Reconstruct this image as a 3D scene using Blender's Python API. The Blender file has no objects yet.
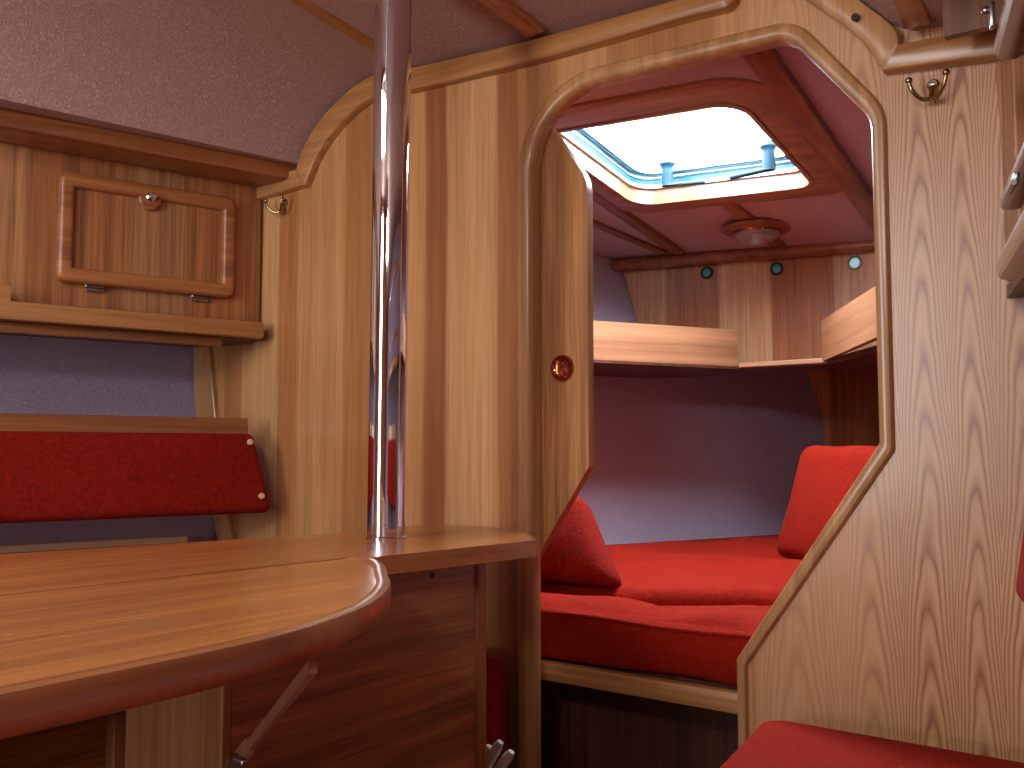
import bpy, bmesh, math, random
from mathutils import Vector, Matrix, noise
from mathutils.geometry import tessellate_polygon
random.seed(7)
R = math.radians
scene = bpy.context.scene
COL = scene.collection

# ------------------------------------------------------------------ camera, sky, light, exposure
cam_data = bpy.data.cameras.new('camera')
cam = bpy.data.objects.new('camera', cam_data)
COL.objects.link(cam)
cam.location = (1.10, 0.0, 0.85)
cam.rotation_euler = (R(90) + math.atan2(66, 950), 0, R(37))
cam_data.sensor_width = 36.0
cam_data.lens = 36.0 * 950 / 1024
cam_data.clip_start = 0.02
scene.camera = cam

world = bpy.data.worlds.new('overcast_sky')
scene.world = world
world.use_nodes = True
wb = world.node_tree.nodes['Background']
wb.inputs[0].default_value = (0.90, 0.95, 1.0, 1)
wb.inputs[1].default_value = 2.2

def area(name, loc, target, sx, sy, power, color):
    d = bpy.data.lights.new(name, 'AREA')
    d.shape = 'RECTANGLE'; d.size = sx; d.size_y = sy; d.energy = power; d.color = color
    o = bpy.data.objects.new(name, d); COL.objects.link(o)
    o.location = loc
    o.rotation_euler = (Vector(target) - Vector(loc)).to_track_quat('-Z', 'Y').to_euler()
    return o
# daylight through an assumed, unseen companionway behind the camera, and through the deck hatch over the berth
area('assumed_companionway_daylight', (-0.22, -1.66, 1.22), (-0.1, 1.0, 1.1), 0.52, 1.36, 26, (0.95, 0.97, 1.0))
area('assumed_saloon_hatch_light', (-0.12, -0.05, 1.805), (-0.12, 0.0, 0.0), 0.50, 0.66, 12, (1.0, 0.98, 0.95))  # assumed overhead lamp, out of view, hung under an uncut ceiling
area('starboard_fill', (1.08, -0.75, 1.66), (-0.2, 0.6, 0.7), 0.55, 0.18, 13, (0.95, 0.98, 1.0))  # unseen fill lamp added to starboard, brightens the table edge and pedestal
area('hatch_daylight', (0.075, 2.03, 1.675), (0.07, 1.92, 0.6), 0.52, 0.52, 42, (0.84, 0.91, 1.0))

vs = scene.view_settings
vs.view_transform = 'Standard'; vs.look = 'None'; vs.gamma = 1.0; vs.exposure = 0.12
vs.use_curve_mapping = False

# ------------------------------------------------------------------ materials
def srgb(r, g, b):
    f = lambda c: (c / 255 / 12.92) if c / 255 <= 0.04045 else ((c / 255 + 0.055) / 1.055) ** 2.4
    return (f(r), f(g), f(b), 1.0)

class NT:
    def __init__(self, name):
        self.m = bpy.data.materials.new(name); self.m.use_nodes = True
        self.t = self.m.node_tree; self.b = self.t.nodes['Principled BSDF']
    def n(self, kind, **kw):
        o = self.t.nodes.new(kind)
        for k, v in kw.items(): setattr(o, k, v)
        return o
    def l(self, a, b): self.t.links.new(a, b)
    def math(self, op, a, b=None, c=None):
        o = self.n('ShaderNodeMath', operation=op)
        for i, v in enumerate((a, b, c)):
            if v is None: continue
            if isinstance(v, (int, float)): o.inputs[i].default_value = v
            else: self.l(v, o.inputs[i])
        return o.outputs[0]
    def mix(self, f, a, b, mode='MIX'):
        o = self.n('ShaderNodeMix', data_type='RGBA', blend_type=mode)
        for s, v in ((o.inputs[0], f), (o.inputs[6], a), (o.inputs[7], b)):
            if isinstance(v, (int, float)): s.default_value = v
            elif isinstance(v, tuple): s.default_value = v
            else: self.l(v, s)
        return o.outputs[2]
    def ramp(self, f, stops, interp='LINEAR'):
        o = self.n('ShaderNodeValToRGB'); cr = o.color_ramp; cr.interpolation = interp
        while len(cr.elements) < len(stops): cr.elements.new(0.5)
        for e, (p, c) in zip(cr.elements, stops):
            e.position = p; e.color = c if isinstance(c, tuple) else (c, c, c, 1)
        self.l(f, o.inputs[0]); return o.outputs[0]
    def coords(self):
        tc = self.n('ShaderNodeTexCoord'); sp = self.n('ShaderNodeSeparateXYZ')
        self.l(tc.outputs['Object'], sp.inputs[0])
        return tc.outputs['Object'], sp.outputs
    def noise(self, vec, scale, detail=3, rough=0.55, mapping=None, dist=0.0):
        if mapping:
            mp = self.n('ShaderNodeMapping'); mp.inputs['Scale'].default_value = mapping
            self.l(vec, mp.inputs[0]); vec = mp.outputs[0]
        o = self.n('ShaderNodeTexNoise'); self.l(vec, o.inputs['Vector'])
        o.inputs['Scale'].default_value = scale; o.inputs['Detail'].default_value = detail
        o.inputs['Roughness'].default_value = rough; o.inputs['Distortion'].default_value = dist
        return o.outputs[0]
    def bump(self, h, strength, dist=0.001):
        o = self.n('ShaderNodeBump'); o.inputs['Strength'].default_value = strength
        o.inputs['Distance'].default_value = dist
        self.l(h, o.inputs['Height']); self.l(o.outputs[0], self.b.inputs['Normal'])

def grain_map(axis, along, across):
    return tuple(along if a == axis else across for a in 'XYZ')

def wood(name, light, dark, axis='Z', bands=None, band_axis=0, warp=0.012, rough=0.34, fine=0.55, streak=0.75, coat=0.25,
         flame=None, freq=1.0):
    """varnished wood: streaks along one axis; bands = [(coordinate, colour)] for a veneer of unlike strips;
    flame = (from_x, colour_a, colour_b, centres) adds cathedral figure beyond from_x"""
    t = NT(name); vec, sp = t.coords()
    s1 = t.noise(vec, 1.0, 5, 0.62, grain_map(axis, 1.1, 34 * freq), 0.4)
    s2 = t.noise(vec, 1.0, 3, 0.6, grain_map(axis, 4.0, 150 * freq))
    s3 = t.noise(vec, 1.0, 2, 0.5, grain_map(axis, 0.5, 7 * freq))
    if bands:
        lo, hi = bands[0][0], bands[-1][0]
        w = t.noise(vec, 1.0, 2, 0.5, grain_map(axis, 1.6, 3))
        x = t.math('ADD', sp[band_axis], t.math('MULTIPLY', t.math('SUBTRACT', w, 0.5), warp * 2))
        f = t.math('DIVIDE', t.math('SUBTRACT', x, lo), hi - lo)
        base = t.ramp(f, [((p - lo) / (hi - lo), c) for p, c in bands])
    else:
        f = t.math('ADD', t.math('MULTIPLY', s1, 0.6), t.math('MULTIPLY', s3, 0.5))
        base = t.ramp(f, [(0.38, dark), (0.68, light)])
    g = t.ramp(s1, [(0.36, 1 - 0.42 * streak), (0.62, 1.0)])
    base = t.mix(1.0, base, g, 'MULTIPLY')
    g2 = t.ramp(s2, [(0.36, 1 - 0.45 * fine), (0.56, 1.0)])
    base = t.mix(1.0, base, g2, 'MULTIPLY')
    if flame:
        x0, ca, cb, centres = flame
        # nested arches: height minus the squared distance from the nearest arch centre
        d = None
        wob = t.math('MULTIPLY', t.math('SUBTRACT', t.noise(vec, 1.0, 2, 0.5, (3.5, 3.5, 2.0)), 0.5), 0.034)
        xw = t.math('ADD', sp[0], wob)
        for c, wdt in centres:
            q = t.math('DIVIDE', t.math('SUBTRACT', xw, c), wdt)
            q = t.math('MULTIPLY', q, q)
            d = q if d is None else t.math('MINIMUM', d, q)
        zz = t.math('ADD', sp[2], t.math('MULTIPLY', t.noise(vec, 1.0, 3, 0.55, (10, 10, 4)), 0.22))
        v = t.math('ADD', t.math('MULTIPLY', zz, 11.0), t.math('MULTIPLY', d, 4.2))
        fr = t.math('FRACT', v)
        line = t.ramp(fr, [(0.0, 1.0), (0.22, 0.45), (0.55, 0.05), (0.80, 0.25), (1.0, 1.0)])
        line = t.math('MULTIPLY', line, t.ramp(s2, [(0.30, 0.55), (0.6, 1.0)]))
        line = t.math('MULTIPLY', line, t.ramp(sp[0], [(0.62, 0.36), (0.72, 1.0)]))
        fl = t.mix(line, ca, cb)
        fl = t.mix(1.0, fl, t.ramp(s2, [(0.36, 0.86), (0.56, 1.0)]), 'MULTIPLY')
        m = t.ramp(t.math('ADD', sp[0], t.math('MULTIPLY', wob, 0.3)), [(x0 - 0.004, 0.0), (x0 + 0.004, 1.0)])
        base = t.mix(m, base, fl)
    t.l(base, t.b.inputs['Base Color'])
    t.b.inputs['Roughness'].default_value = rough
    t.b.inputs['Coat Weight'].default_value = coat
    t.b.inputs['Coat Roughness'].default_value = 0.22
    t.bump(s2, 0.10, 0.0006)
    return t.m

def cloth(name, a, b, scale=60, bumpy=0.5, fuzz=0.4, tint=(1, 0.45, 0.3, 1), rough=0.95, wr=0.0):
    t = NT(name); vec, sp = t.coords()
    n1 = t.noise(vec, scale, 4, 0.7)
    n2 = t.noise(vec, 9, 3, 0.5)
    f = t.math('ADD', t.math('MULTIPLY', n1, 0.8), t.math('MULTIPLY', n2, 0.2))
    t.l(t.ramp(f, [(0.38, a), (0.62, b)]), t.b.inputs['Base Color'])
    t.b.inputs['Roughness'].default_value = rough
    t.b.inputs['Specular IOR Level'].default_value = 0.15
    t.b.inputs['Sheen Weight'].default_value = fuzz
    t.b.inputs['Sheen Tint'].default_value = tint
    n3 = t.noise(vec, scale * 2.4, 3, 0.7)
    t.bump(t.math('ADD', n3, t.math('MULTIPLY', n1, 0.8)), bumpy, 0.004)
    return t.m

def vinyl(name, a, b):
    """foam-backed headlining with a creased leather grain"""
    t = NT(name); vec, sp = t.coords()
    w = t.noise(vec, 170, 2, 0.5, dist=1.2)
    crease = t.math('MINIMUM', t.math('MULTIPLY', t.math('ABSOLUTE', t.math('SUBTRACT', w, 0.5)), 9.0), 1.0)
    n = t.noise(vec, 320, 3, 0.7)
    h = t.math('ADD', crease, t.math('MULTIPLY', n, 0.8))
    f = t.math('ADD', t.math('MULTIPLY', crease, 0.35), t.math('MULTIPLY', n, 0.6))
    t.l(t.ramp(f, [(0.2, a), (0.80, b)]), t.b.inputs['Base Color'])
    t.b.inputs['Roughness'].default_value = 0.72
    t.b.inputs['Specular IOR Level'].default_value = 0.3
    t.bump(h, 0.8, 0.0020)
    return t.m

def plain(name, c, rough=0.4, metal=0.0, spec=0.5, **kw):
    t = NT(name); vec, sp = t.coords()
    n = t.noise(vec, 40, 3, 0.6)
    c2 = tuple(x * 0.86 for x in c[:3]) + (1,)
    t.l(t.mix(n, c2, c), t.b.inputs['Base Color'])
    t.b.inputs['Roughness'].default_value = rough; t.b.inputs['Metallic'].default_value = metal
    t.b.inputs['Specular IOR Level'].default_value = spec
    for k, v in kw.items(): t.b.inputs[k.replace('_', ' ')].default_value = v
    return t.m

PALE = srgb(216, 162, 106); PALE2 = srgb(208, 150, 94); MID = srgb(186, 124, 70); DARK = srgb(158, 102, 58)
RED = srgb(168, 104, 58)
bh = []
def strip(x0, x1, c, soft=0.004): bh.extend([(x0 + soft, c), (x1 - soft, c)])
strip(-1.12, -0.955, PALE2); strip(-0.955, -0.885, MID); strip(-0.885, -0.745, PALE); strip(-0.745, -0.675, MID); strip(-0.675, -0.515, PALE2)
strip(-0.515, -0.425, MID); strip(-0.425, -0.268, PALE2); strip(-0.268, -0.205, RED); strip(-0.205, -0.068, PALE)
strip(-0.068, -0.012, srgb(176, 114, 66)); strip(-0.012, 0.20, PALE2); strip(0.20, 0.42, MID)
strip(0.42, 0.50, PALE2); strip(0.50, 0.535, MID); strip(0.535, 0.60, PALE); strip(0.60, 1.12, PALE2)

M = {}
M['veneer'] = wood('striped_ash_veneer', None, None, 'Z', bh, 0, 0.010, rough=0.38, fine=0.40, streak=0.55,
                   flame=(0.470, srgb(210, 160, 112), srgb(140, 82, 46), [(0.535, 0.055), (0.655, 0.040), (0.738, 0.034), (0.803, 0.030), (0.872, 0.036), (0.95, 0.04)]))
M['trim'] = wood('ash_trim', srgb(205, 150, 92), srgb(168, 110, 58), 'X', rough=0.3, fine=0.4, streak=0.5)
M['trim_y'] = wood('ash_trim_lengthwise', srgb(200, 146, 88), srgb(164, 106, 56), 'Y', rough=0.3, fine=0.4, streak=0.5)
M['trim_z'] = wood('ash_trim_upright', srgb(206, 156, 102), srgb(176, 120, 70), 'Z', rough=0.28, fine=0.35, streak=0.5)
M['table'] = wood('cherry_tabletop', srgb(208, 134, 72), srgb(170, 102, 52), 'Y', rough=0.27, fine=0.35, streak=0.45, coat=0.5)
M['table_edge'] = wood('cherry_edge', srgb(184, 120, 74), srgb(152, 92, 54), 'Y', rough=0.28, fine=0.3, streak=0.4, coat=0.4)
M['pedestal'] = wood('cherry_panel', srgb(212, 142, 92), srgb(168, 104, 64), 'Y', rough=0.4, fine=0.6, streak=0.9)
M['pedestal_post'] = wood('cherry_post', srgb(188, 122, 76), srgb(160, 98, 60), 'Z', rough=0.35)
M['door'] = wood('sliding_door_veneer', srgb(206, 146, 86), srgb(168, 106, 56), 'Z', rough=0.36, fine=0.7, streak=0.9)
lk = []
for a, b, c in ((-0.05, .02, srgb(170, 108, 62)), (.02, .198, srgb(186, 120, 70)), (.198, .331, srgb(188, 132, 84)), (.331, .536, srgb(184, 118, 68)),
                (.536, .70, srgb(200, 142, 90)), (.70, .92, srgb(164, 102, 58)), (.92, 1.1, srgb(180, 124, 78)), (1.1, 2.2, srgb(164, 102, 58))):
    lk.extend([(a + .003, c), (b - .003, c)])
M['locker'] = wood('locker_veneer', None, None, 'Z', lk, 0, 0.004, rough=0.4, fine=0.8, streak=1.1, freq=2.0)
M['locker_trim'] = wood('locker_trim', srgb(182, 116, 66), srgb(150, 90, 48), 'X', rough=0.3, fine=0.35)
M['locker_trim_z'] = wood('locker_trim_upright', srgb(182, 118, 70), srgb(154, 94, 52), 'Z', rough=0.26, fine=0.35)
M['shelf'] = wood('shelf_edge', srgb(192, 136, 82), srgb(170, 112, 62), 'X', rough=0.32, fine=0.3, streak=0.4)
fp = []
for a, b, c in ((-.7, -.42, srgb(208, 146, 98)), (-.42, -.235, srgb(168, 96, 58)), (-.235, -.06, srgb(214, 154, 108)), (-.06, .135, srgb(174, 100, 60)),
                (.135, .255, srgb(216, 158, 114)), (.255, .7, srgb(168, 98, 62))):
    fp.extend([(a + .003, c), (b - .003, c)])
M['fore_panel'] = wood('forepeak_veneer', None, None, 'Z', fp, 0, 0.006, fine=0.6, streak=0.7)
M['fiddle'] = wood('fiddle_wood', srgb(188, 132, 94), srgb(160, 104, 70), 'X', rough=0.4, fine=0.3, streak=0.5)
M['fore_beam'] = wood('mahogany_beam', srgb(168, 96, 66), srgb(132, 68, 46), 'Y', rough=0.4, fine=0.3)
M['hatch_wood'] = wood('hatch_frame_wood', srgb(186, 114, 84), srgb(150, 84, 62), 'X', rough=0.35, fine=0.3)
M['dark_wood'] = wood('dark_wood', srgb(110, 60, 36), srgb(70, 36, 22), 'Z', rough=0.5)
M['dark_panel'] = wood('dark_side_panel', srgb(150, 92, 58), srgb(112, 64, 38), 'Z', rough=0.45)
M['floor'] = wood('cabin_sole', srgb(150, 92, 52), srgb(104, 60, 34), 'Y', rough=0.4)
M['vinyl'] = vinyl('mauve_headlining', srgb(172, 134, 124), srgb(204, 166, 154))
M['fore_hull'] = vinyl('pale_lilac_hull_lining', srgb(196, 180, 206), srgb(220, 206, 228))
M['hull'] = vinyl('lilac_hull_lining', srgb(160, 144, 168), srgb(190, 174, 198))
M['fore_vinyl'] = vinyl('rose_headlining', srgb(206, 158, 160), srgb(226, 180, 182))
M['red'] = cloth('red_plush', srgb(136, 20, 6), srgb(156, 30, 9), 110, 0.6, 0.02)
M['red_dark'] = cloth('deep_red_plush', srgb(118, 18, 8), srgb(148, 28, 12), 110, 0.6, 0.02)
M['chrome'] = plain('polished_steel', (0.86, 0.86, 0.88, 1), 0.035, 1.0)
M['nickel'] = plain('tarnished_brass', srgb(176, 158, 120), 0.25, 1.0)
M['steel'] = plain('brushed_hinge_steel', srgb(170, 165, 160), 0.28, 1.0)
M['cream'] = plain('cream_button', srgb(222, 190, 150), 0.5)
M['white_plastic'] = plain('anodised_frame', srgb(196, 214, 226), 0.3, 0.5)
M['teal'] = plain('teal_latch_plastic', srgb(4, 52, 70), 0.4)
M['seal'] = plain('dark_teal_seal', srgb(30, 110, 130), 0.5)
M['copper'] = plain('copper_pull', srgb(190, 104, 72), 0.15, 1.0)
M['hole'] = plain('teal_lens_painted_glow', srgb(40, 110, 110), 0.12, 0.0, 0.8, Emission_Color=srgb(60, 150, 150), Emission_Strength=0.10)  # weak emission painted in for light showing through the locker holes
M['hole_bright'] = plain('bright_lens_painted_glow', srgb(150, 210, 220), 0.1, 0.0, 0.8, Emission_Color=srgb(170, 225, 240), Emission_Strength=0.45)  # same painted-in glow, stronger, for the brightest hole
M['rope'] = plain('white_rope', srgb(214, 206, 196), 0.8)
M['strut'] = plain('pinkish_painted_strut', srgb(196, 142, 112), 0.4)
M['black'] = plain('dark_hole', srgb(40, 26, 20), 0.7)

def glass(name, tint, transp, rough=0.1):
    t = NT(name)
    out = t.t.nodes['Material Output']
    tr = t.n('ShaderNodeBsdfTransparent'); tr.inputs[0].default_value = tint
    mx = t.n('ShaderNodeMixShader'); mx.inputs[0].default_value = 1 - transp
    t.b.inputs['Base Color'].default_value = (0.9, 0.93, 0.95, 1); t.b.inputs['Roughness'].default_value = rough
    t.b.inputs['Transmission Weight'].default_value = 0.6
    t.l(tr.outputs[0], mx.inputs[1]); t.l(t.b.outputs[0], mx.inputs[2]); t.l(mx.outputs[0], out.inputs[0])
    return t.m
M['acrylic'] = glass('hatch_acrylic', (0.97, 0.99, 1, 1), 0.88)
M['lamp_glass'] = glass('ribbed_lamp_glass', (0.95, 0.85, 0.82, 1), 0.45, 0.08)

# ------------------------------------------------------------------ object helpers
MAT = {}
def thing(name, label, cat, loc=(0, 0, 0), rotz=0.0, group=None, kind=None):
    o = bpy.data.objects.new(name, None); COL.objects.link(o)
    o.empty_display_size = 0.05
    o.location = loc; o.rotation_euler = (0, 0, rotz)
    MAT[o.name] = Matrix.Translation(loc) @ Matrix.Rotation(rotz, 4, 'Z')
    if kind: o['kind'] = kind
    if label: o['label'] = label
    if cat: o['category'] = cat
    if group: o['group'] = group
    return o

def obj(name, bm, mat, parent=None, label=None, smooth=None, local=False, frame=None):
    """link a bmesh as one mesh object. Vertices are in world space unless local=True"""
    if parent and not local and frame is None:
        bmesh.ops.transform(bm, matrix=MAT[parent.name].inverted(), verts=bm.verts)
    bmesh.ops.recalc_face_normals(bm, faces=bm.faces)
    me = bpy.data.meshes.new(name); bm.to_mesh(me); bm.free()
    o = bpy.data.objects.new(name, me); COL.objects.link(o)
    me.materials.append(mat if not isinstance(mat, str) else M[mat])
    if smooth is not None:
        for p in me.polygons: p.use_smooth = True
        if smooth < 180: me.set_sharp_from_angle(angle=R(smooth))
    if parent: o.parent = parent
    if frame is not None: o.matrix_local = (MAT[parent.name].inverted() if parent else Matrix.Identity(4)) @ frame
    MAT[o.name] = MAT[parent.name] if parent else Matrix.Identity(4)
    if label: o['label'] = label
    return o

def tag(o, label, cat, group=None):
    o['label'] = label; o['category'] = cat
    if group: o['group'] = group
    return o
def struct(o): o['kind'] = 'structure'; return o

def box(bm, c, s, rot=None, bev=0.0, seg=2):
    m = Matrix.Translation(c) @ (rot.to_4x4() if rot else Matrix.Identity(4)) @ Matrix.Diagonal((*s, 1))
    r = bmesh.ops.create_cube(bm, size=1.0, matrix=m)
    if bev:
        es = {e for v in r['verts'] for e in v.link_edges}
        bmesh.ops.bevel(bm, geom=list(es), offset=bev, segments=seg, affect='EDGES', profile=0.5)
    return bm
def BX(c, s, rot=None, bev=0.0, seg=2): return box(bmesh.new(), c, s, rot, bev, seg)
def bar(bm, a, b, w, h, up=(0, 0, 1), bev=0.003):
    a, b = Vector(a), Vector(b); x = (b - a).normalized(); z = Vector(up); y = z.cross(x).normalized(); z = x.cross(y)
    rot = Matrix((x, y, z)).transposed()
    return box(bm, (a + b) / 2, ((b - a).length, w, h), rot, bev)
def cyl(bm, a, b, r0, r1=None, n=24, caps=True):
    a, b = Vector(a), Vector(b); d = b - a
    q = d.to_track_quat('Z', 'Y').to_matrix().to_4x4()
    bmesh.ops.create_cone(bm, cap_ends=caps, segments=n, radius1=r0, radius2=r0 if r1 is None else r1, depth=d.length,
                          matrix=Matrix.Translation((a + b) / 2) @ q)
    return bm
def sphere(bm, c, s, rot=None, u=20, v=12):
    m = Matrix.Translation(c) @ (rot.to_4x4() if rot else Matrix.Identity(4)) @ Matrix.Diagonal((*s, 1))
    bmesh.ops.create_uvsphere(bm, u_segments=u, v_segments=v, radius=1.0, matrix=m); return bm
def lathe(bm, prof, o, axis=(0, 0, 1), n=32):
    """prof = [(radius, height)] turned about axis through o"""
    q = Vector(axis).to_track_quat('Z', 'Y').to_matrix()
    rings = []
    for r, h in prof:
        rings.append([bm.verts.new(Vector(o) + q @ Vector((r * math.cos(2 * math.pi * i / n), r * math.sin(2 * math.pi * i / n), h))) for i in range(n)])
    for a, b in zip(rings, rings[1:]):
        for i in range(n): bm.faces.new((a[i], a[(i + 1) % n], b[(i + 1) % n], b[i]))
    for rg in (rings[0], rings[-1]):
        try: bm.faces.new(rg)
        except ValueError: pass
    return bm
def tube(bm, pts, rad, n=10):
    pts = [Vector(p) for p in pts]; rings = []
    for i, p in enumerate(pts):
        d = (pts[min(i + 1, len(pts) - 1)] - pts[max(i - 1, 0)]).normalized()
        up = Vector((0, 0, 1)) if abs(d.z) < 0.9 else Vector((0, 1, 0))
        x = d.cross(up).normalized(); y = x.cross(d)
        r = rad[i] if isinstance(rad, (list, tuple)) else rad
        rings.append([bm.verts.new(p + x * r * math.cos(2 * math.pi * k / n) + y * r * math.sin(2 * math.pi * k / n)) for k in range(n)])
    for a, b in zip(rings, rings[1:]):
        for k in range(n): bm.faces.new((a[k], a[(k + 1) % n], b[(k + 1) % n], b[k]))
    bm.faces.new(rings[0]); bm.faces.new(rings[-1][::-1])
    return bm
def smooth_path(pts, k=8):
    pts = [Vector(p) for p in pts]; out = []
    for i in range(len(pts) - 1):
        p0, p1, p2, p3 = pts[max(i - 1, 0)], pts[i], pts[i + 1], pts[min(i + 2, len(pts) - 1)]
        for j in range(k):
            t = j / k
            out.append(0.5 * ((2 * p1) + (p2 - p0) * t + (2 * p0 - 5 * p1 + 4 * p2 - p3) * t * t + (3 * p1 - p0 - 3 * p2 + p3) * t ** 3))
    return out + [pts[-1]]

def rounded(ctrl, n=10, closed=True):
    """2-D control polygon of (x, y, radius) -> points, n+1 for every rounded corner"""
    out = []; L = len(ctrl)
    for i, c in enumerate(ctrl):
        p = Vector(c[:2]); r = c[2] if len(c) > 2 else 0
        if not closed and i in (0, L - 1): out.append(p); continue
        a = Vector(ctrl[i - 1][:2]) - p; b = Vector(ctrl[(i + 1) % L][:2]) - p
        if r <= 0: out.append(p); continue
        la, lb = a.length, b.length; a.normalize(); b.normalize()
        ang = a.angle(b) / 2; t = min(r / math.tan(ang), la * 0.49, lb * 0.49); r2 = t * math.tan(ang)
        cen = p + (a + b).normalized() * (r2 / math.sin(ang))
        s = p + a * t; e = p + b * t
        a0 = math.atan2(s.y - cen.y, s.x - cen.x); a1 = math.atan2(e.y - cen.y, e.x - cen.x)
        da = (a1 - a0 + math.pi) % (2 * math.pi) - math.pi
        for k in range(n + 1):
            q = a0 + da * k / n; out.append(cen + Vector((math.cos(q), math.sin(q))) * r2)
    return out

def slab(loops, place, d0, d1, bm=None):
    """polygon with holes in 2-D, extruded between d0 and d1; place(u, v, d) -> 3-D"""
    bm = bm or bmesh.new()
    loops = [[(p[0], p[1]) for p in l] for l in loops]
    tris = tessellate_polygon([[Vector((x, y, 0)) for x, y in l] for l in loops])
    flat = [p for l in loops for p in l]
    A = [bm.verts.new(place(x, y, d0)) for x, y in flat]; B = [bm.verts.new(place(x, y, d1)) for x, y in flat]
    for t in tris:
        for V in (A, B):
            try: bm.faces.new([V[i] for i in t])
            except ValueError: pass
    k = 0
    for l in loops:
        m = len(l)
        for i in range(m):
            j = (i + 1) % m
            bm.faces.new((A[k + i], A[k + j], B[k + j], B[k + i]))
        k += m
    return bm
XZ = lambda x, z, y: (x, y, z)
XY = lambda x, y, z: (x, y, z)

def ribbon(inner, outer, place, base, height, prof=None, closed=False, bm=None):
    """moulding between two matched 2-D polylines; prof = [(t across, h 0..1)]"""
    bm = bm or bmesh.new()
    prof = prof or [(0, 0), (0, .55), (.07, .82), (.18, .96), (.35, 1), (.65, 1), (.82, .96), (.93, .82), (1, .55), (1, 0)]
    rows = []
    for a, b in zip(inner, outer):
        a, b = Vector(a[:2]), Vector(b[:2])
        rows.append([bm.verts.new(place(*(a.lerp(b, t)), base + height * h)) for t, h in prof])
    n = len(rows)
    for i in range(n if closed else n - 1):
        r0, r1 = rows[i], rows[(i + 1) % n]
        for k in range(len(prof)):
            k2 = (k + 1) % len(prof)
            bm.faces.new((r0[k], r0[k2], r1[k2], r1[k]))
    if not closed:
        bm.faces.new(rows[0]); bm.faces.new(rows[-1][::-1])
    return bm

def rbox(s, r, n=14, bulge=(0, 0, 0), nz=0.0, nsc=6.0, seed=0.0, shape=None):
    """soft cushion: a box of size s with rounded edges, bulging faces and a little unevenness, centred on 0"""
    bm = bmesh.new(); h = Vector(s) / 2; verts = {}
    def P(p):
        key = tuple(round(x, 5) for x in p)
        if key in verts: return verts[key]
        q = Vector([max(-h[i] + r, min(h[i] - r, p[i])) for i in range(3)])
        d = Vector(p) - q
        v = q + d.normalized() * r if d.length > 1e-9 else Vector(p)
        u = [v[i] / h[i] for i in range(3)]
        b = Vector((u[0] * bulge[0] * (1 - u[1] ** 2) * (1 - u[2] ** 2), u[1] * bulge[1] * (1 - u[0] ** 2) * (1 - u[2] ** 2),
                    u[2] * bulge[2] * (1 - u[0] ** 2) * (1 - u[1] ** 2)))
        v = v + b
        if nz: v += v.normalized() * nz * noise.noise(Vector((v.x * nsc + seed, v.y * nsc, v.z * nsc)))
        if shape: v = Vector(shape(v))
        verts[key] = bm.verts.new(v); return verts[key]
    ts = []
    def grid(L):
        a = [-L, -L + r * 0.15, -L + r * 0.4, -L + r * 0.7, -L + r]
        m = [(-L + r) + (2 * L - 2 * r) * k / n for k in range(1, n)]
        return a + m + [-x for x in a[::-1]]
    G = [grid(h[i]) for i in range(3)]
    for ax in range(3):
        u, w = (ax + 1) % 3, (ax + 2) % 3
        for sgn in (-1, 1):
            for i in range(len(G[u]) - 1):
                for j in range(len(G[w]) - 1):
                    q = []
                    for a, b in ((i, j), (i + 1, j), (i + 1, j + 1), (i, j + 1)):
                        p = [0, 0, 0]; p[ax] = sgn * h[ax]; p[u] = G[u][a]; p[w] = G[w][b]; q.append(P(p))
                    try: bm.faces.new(q)
                    except ValueError: pass
    return bm
def moved(bm, loc, rot=(0, 0, 0)):
    from mathutils import Euler
    bmesh.ops.transform(bm, matrix=Matrix.Translation(loc) @ Euler(rot, 'XYZ').to_matrix().to_4x4(), verts=bm.verts); return bm

def resample(pts, step):
    out = []; n = len(pts)
    for i in range(n):
        a, b = Vector(pts[i]), Vector(pts[(i + 1) % n]); k = max(1, int((b - a).length / step))
        out += [a.lerp(b, j / k) for j in range(k)]
    return out
def pad(outline, z0, z1, r, crown=0.01, nz=0.006, seed=0.0, nsc=5.0, centre=None):
    """mattress with any star-shaped outline: rounded rim, crowned and slightly uneven top"""
    pts = resample(outline, 0.03); c = centre and Vector(centre) or sum(pts, Vector((0, 0))) / len(pts)
    bm = bmesh.new(); rings = []
    prof = []
    for k in range(6): a = math.pi / 2 * k / 5; prof.append((r * (1 - math.cos(a)) if 0 else r * (1 - math.sin(a)), z0 + r * (1 - math.cos(a))))
    prof = [(r * (1 - math.sin(a)), z0 + r * (1 - math.cos(a))) for a in [math.pi / 2 * k / 5 for k in range(6)]]
    prof.append((-0.006, (z0 + z1) / 2))
    prof += [(r * (1 - math.cos(a)), z1 - r + r * math.sin(a)) for a in [math.pi / 2 * k / 6 for k in range(7)]]
    for ins, z in prof:
        ring = []
        for p in pts:
            d = c - p; L = d.length
            q = p + d * (ins / L)
            ring.append(bm.verts.new((q.x, q.y, z)))
        rings.append(ring)
    for k in range(1, 16):
        t = k / 16; ring = []
        for p in pts:
            d = c - p; L = d.length; q = p + d * (r / L); q = q.lerp(c, t)
            z = z1 + crown * (1 - (1 - t) ** 2) + nz * noise.noise(Vector((q.x * nsc + seed, q.y * nsc, 0))) * min(1, t * 4)
            ring.append(bm.verts.new((q.x, q.y, z)))
        rings.append(ring)
    n = len(pts)
    for a, b in zip(rings, rings[1:]):
        for i in range(n): bm.faces.new((a[i], a[(i + 1) % n], b[(i + 1) % n], b[i]))
    bm.faces.new(rings[-1]); bm.faces.new(rings[0][::-1])
    return bm

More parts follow.
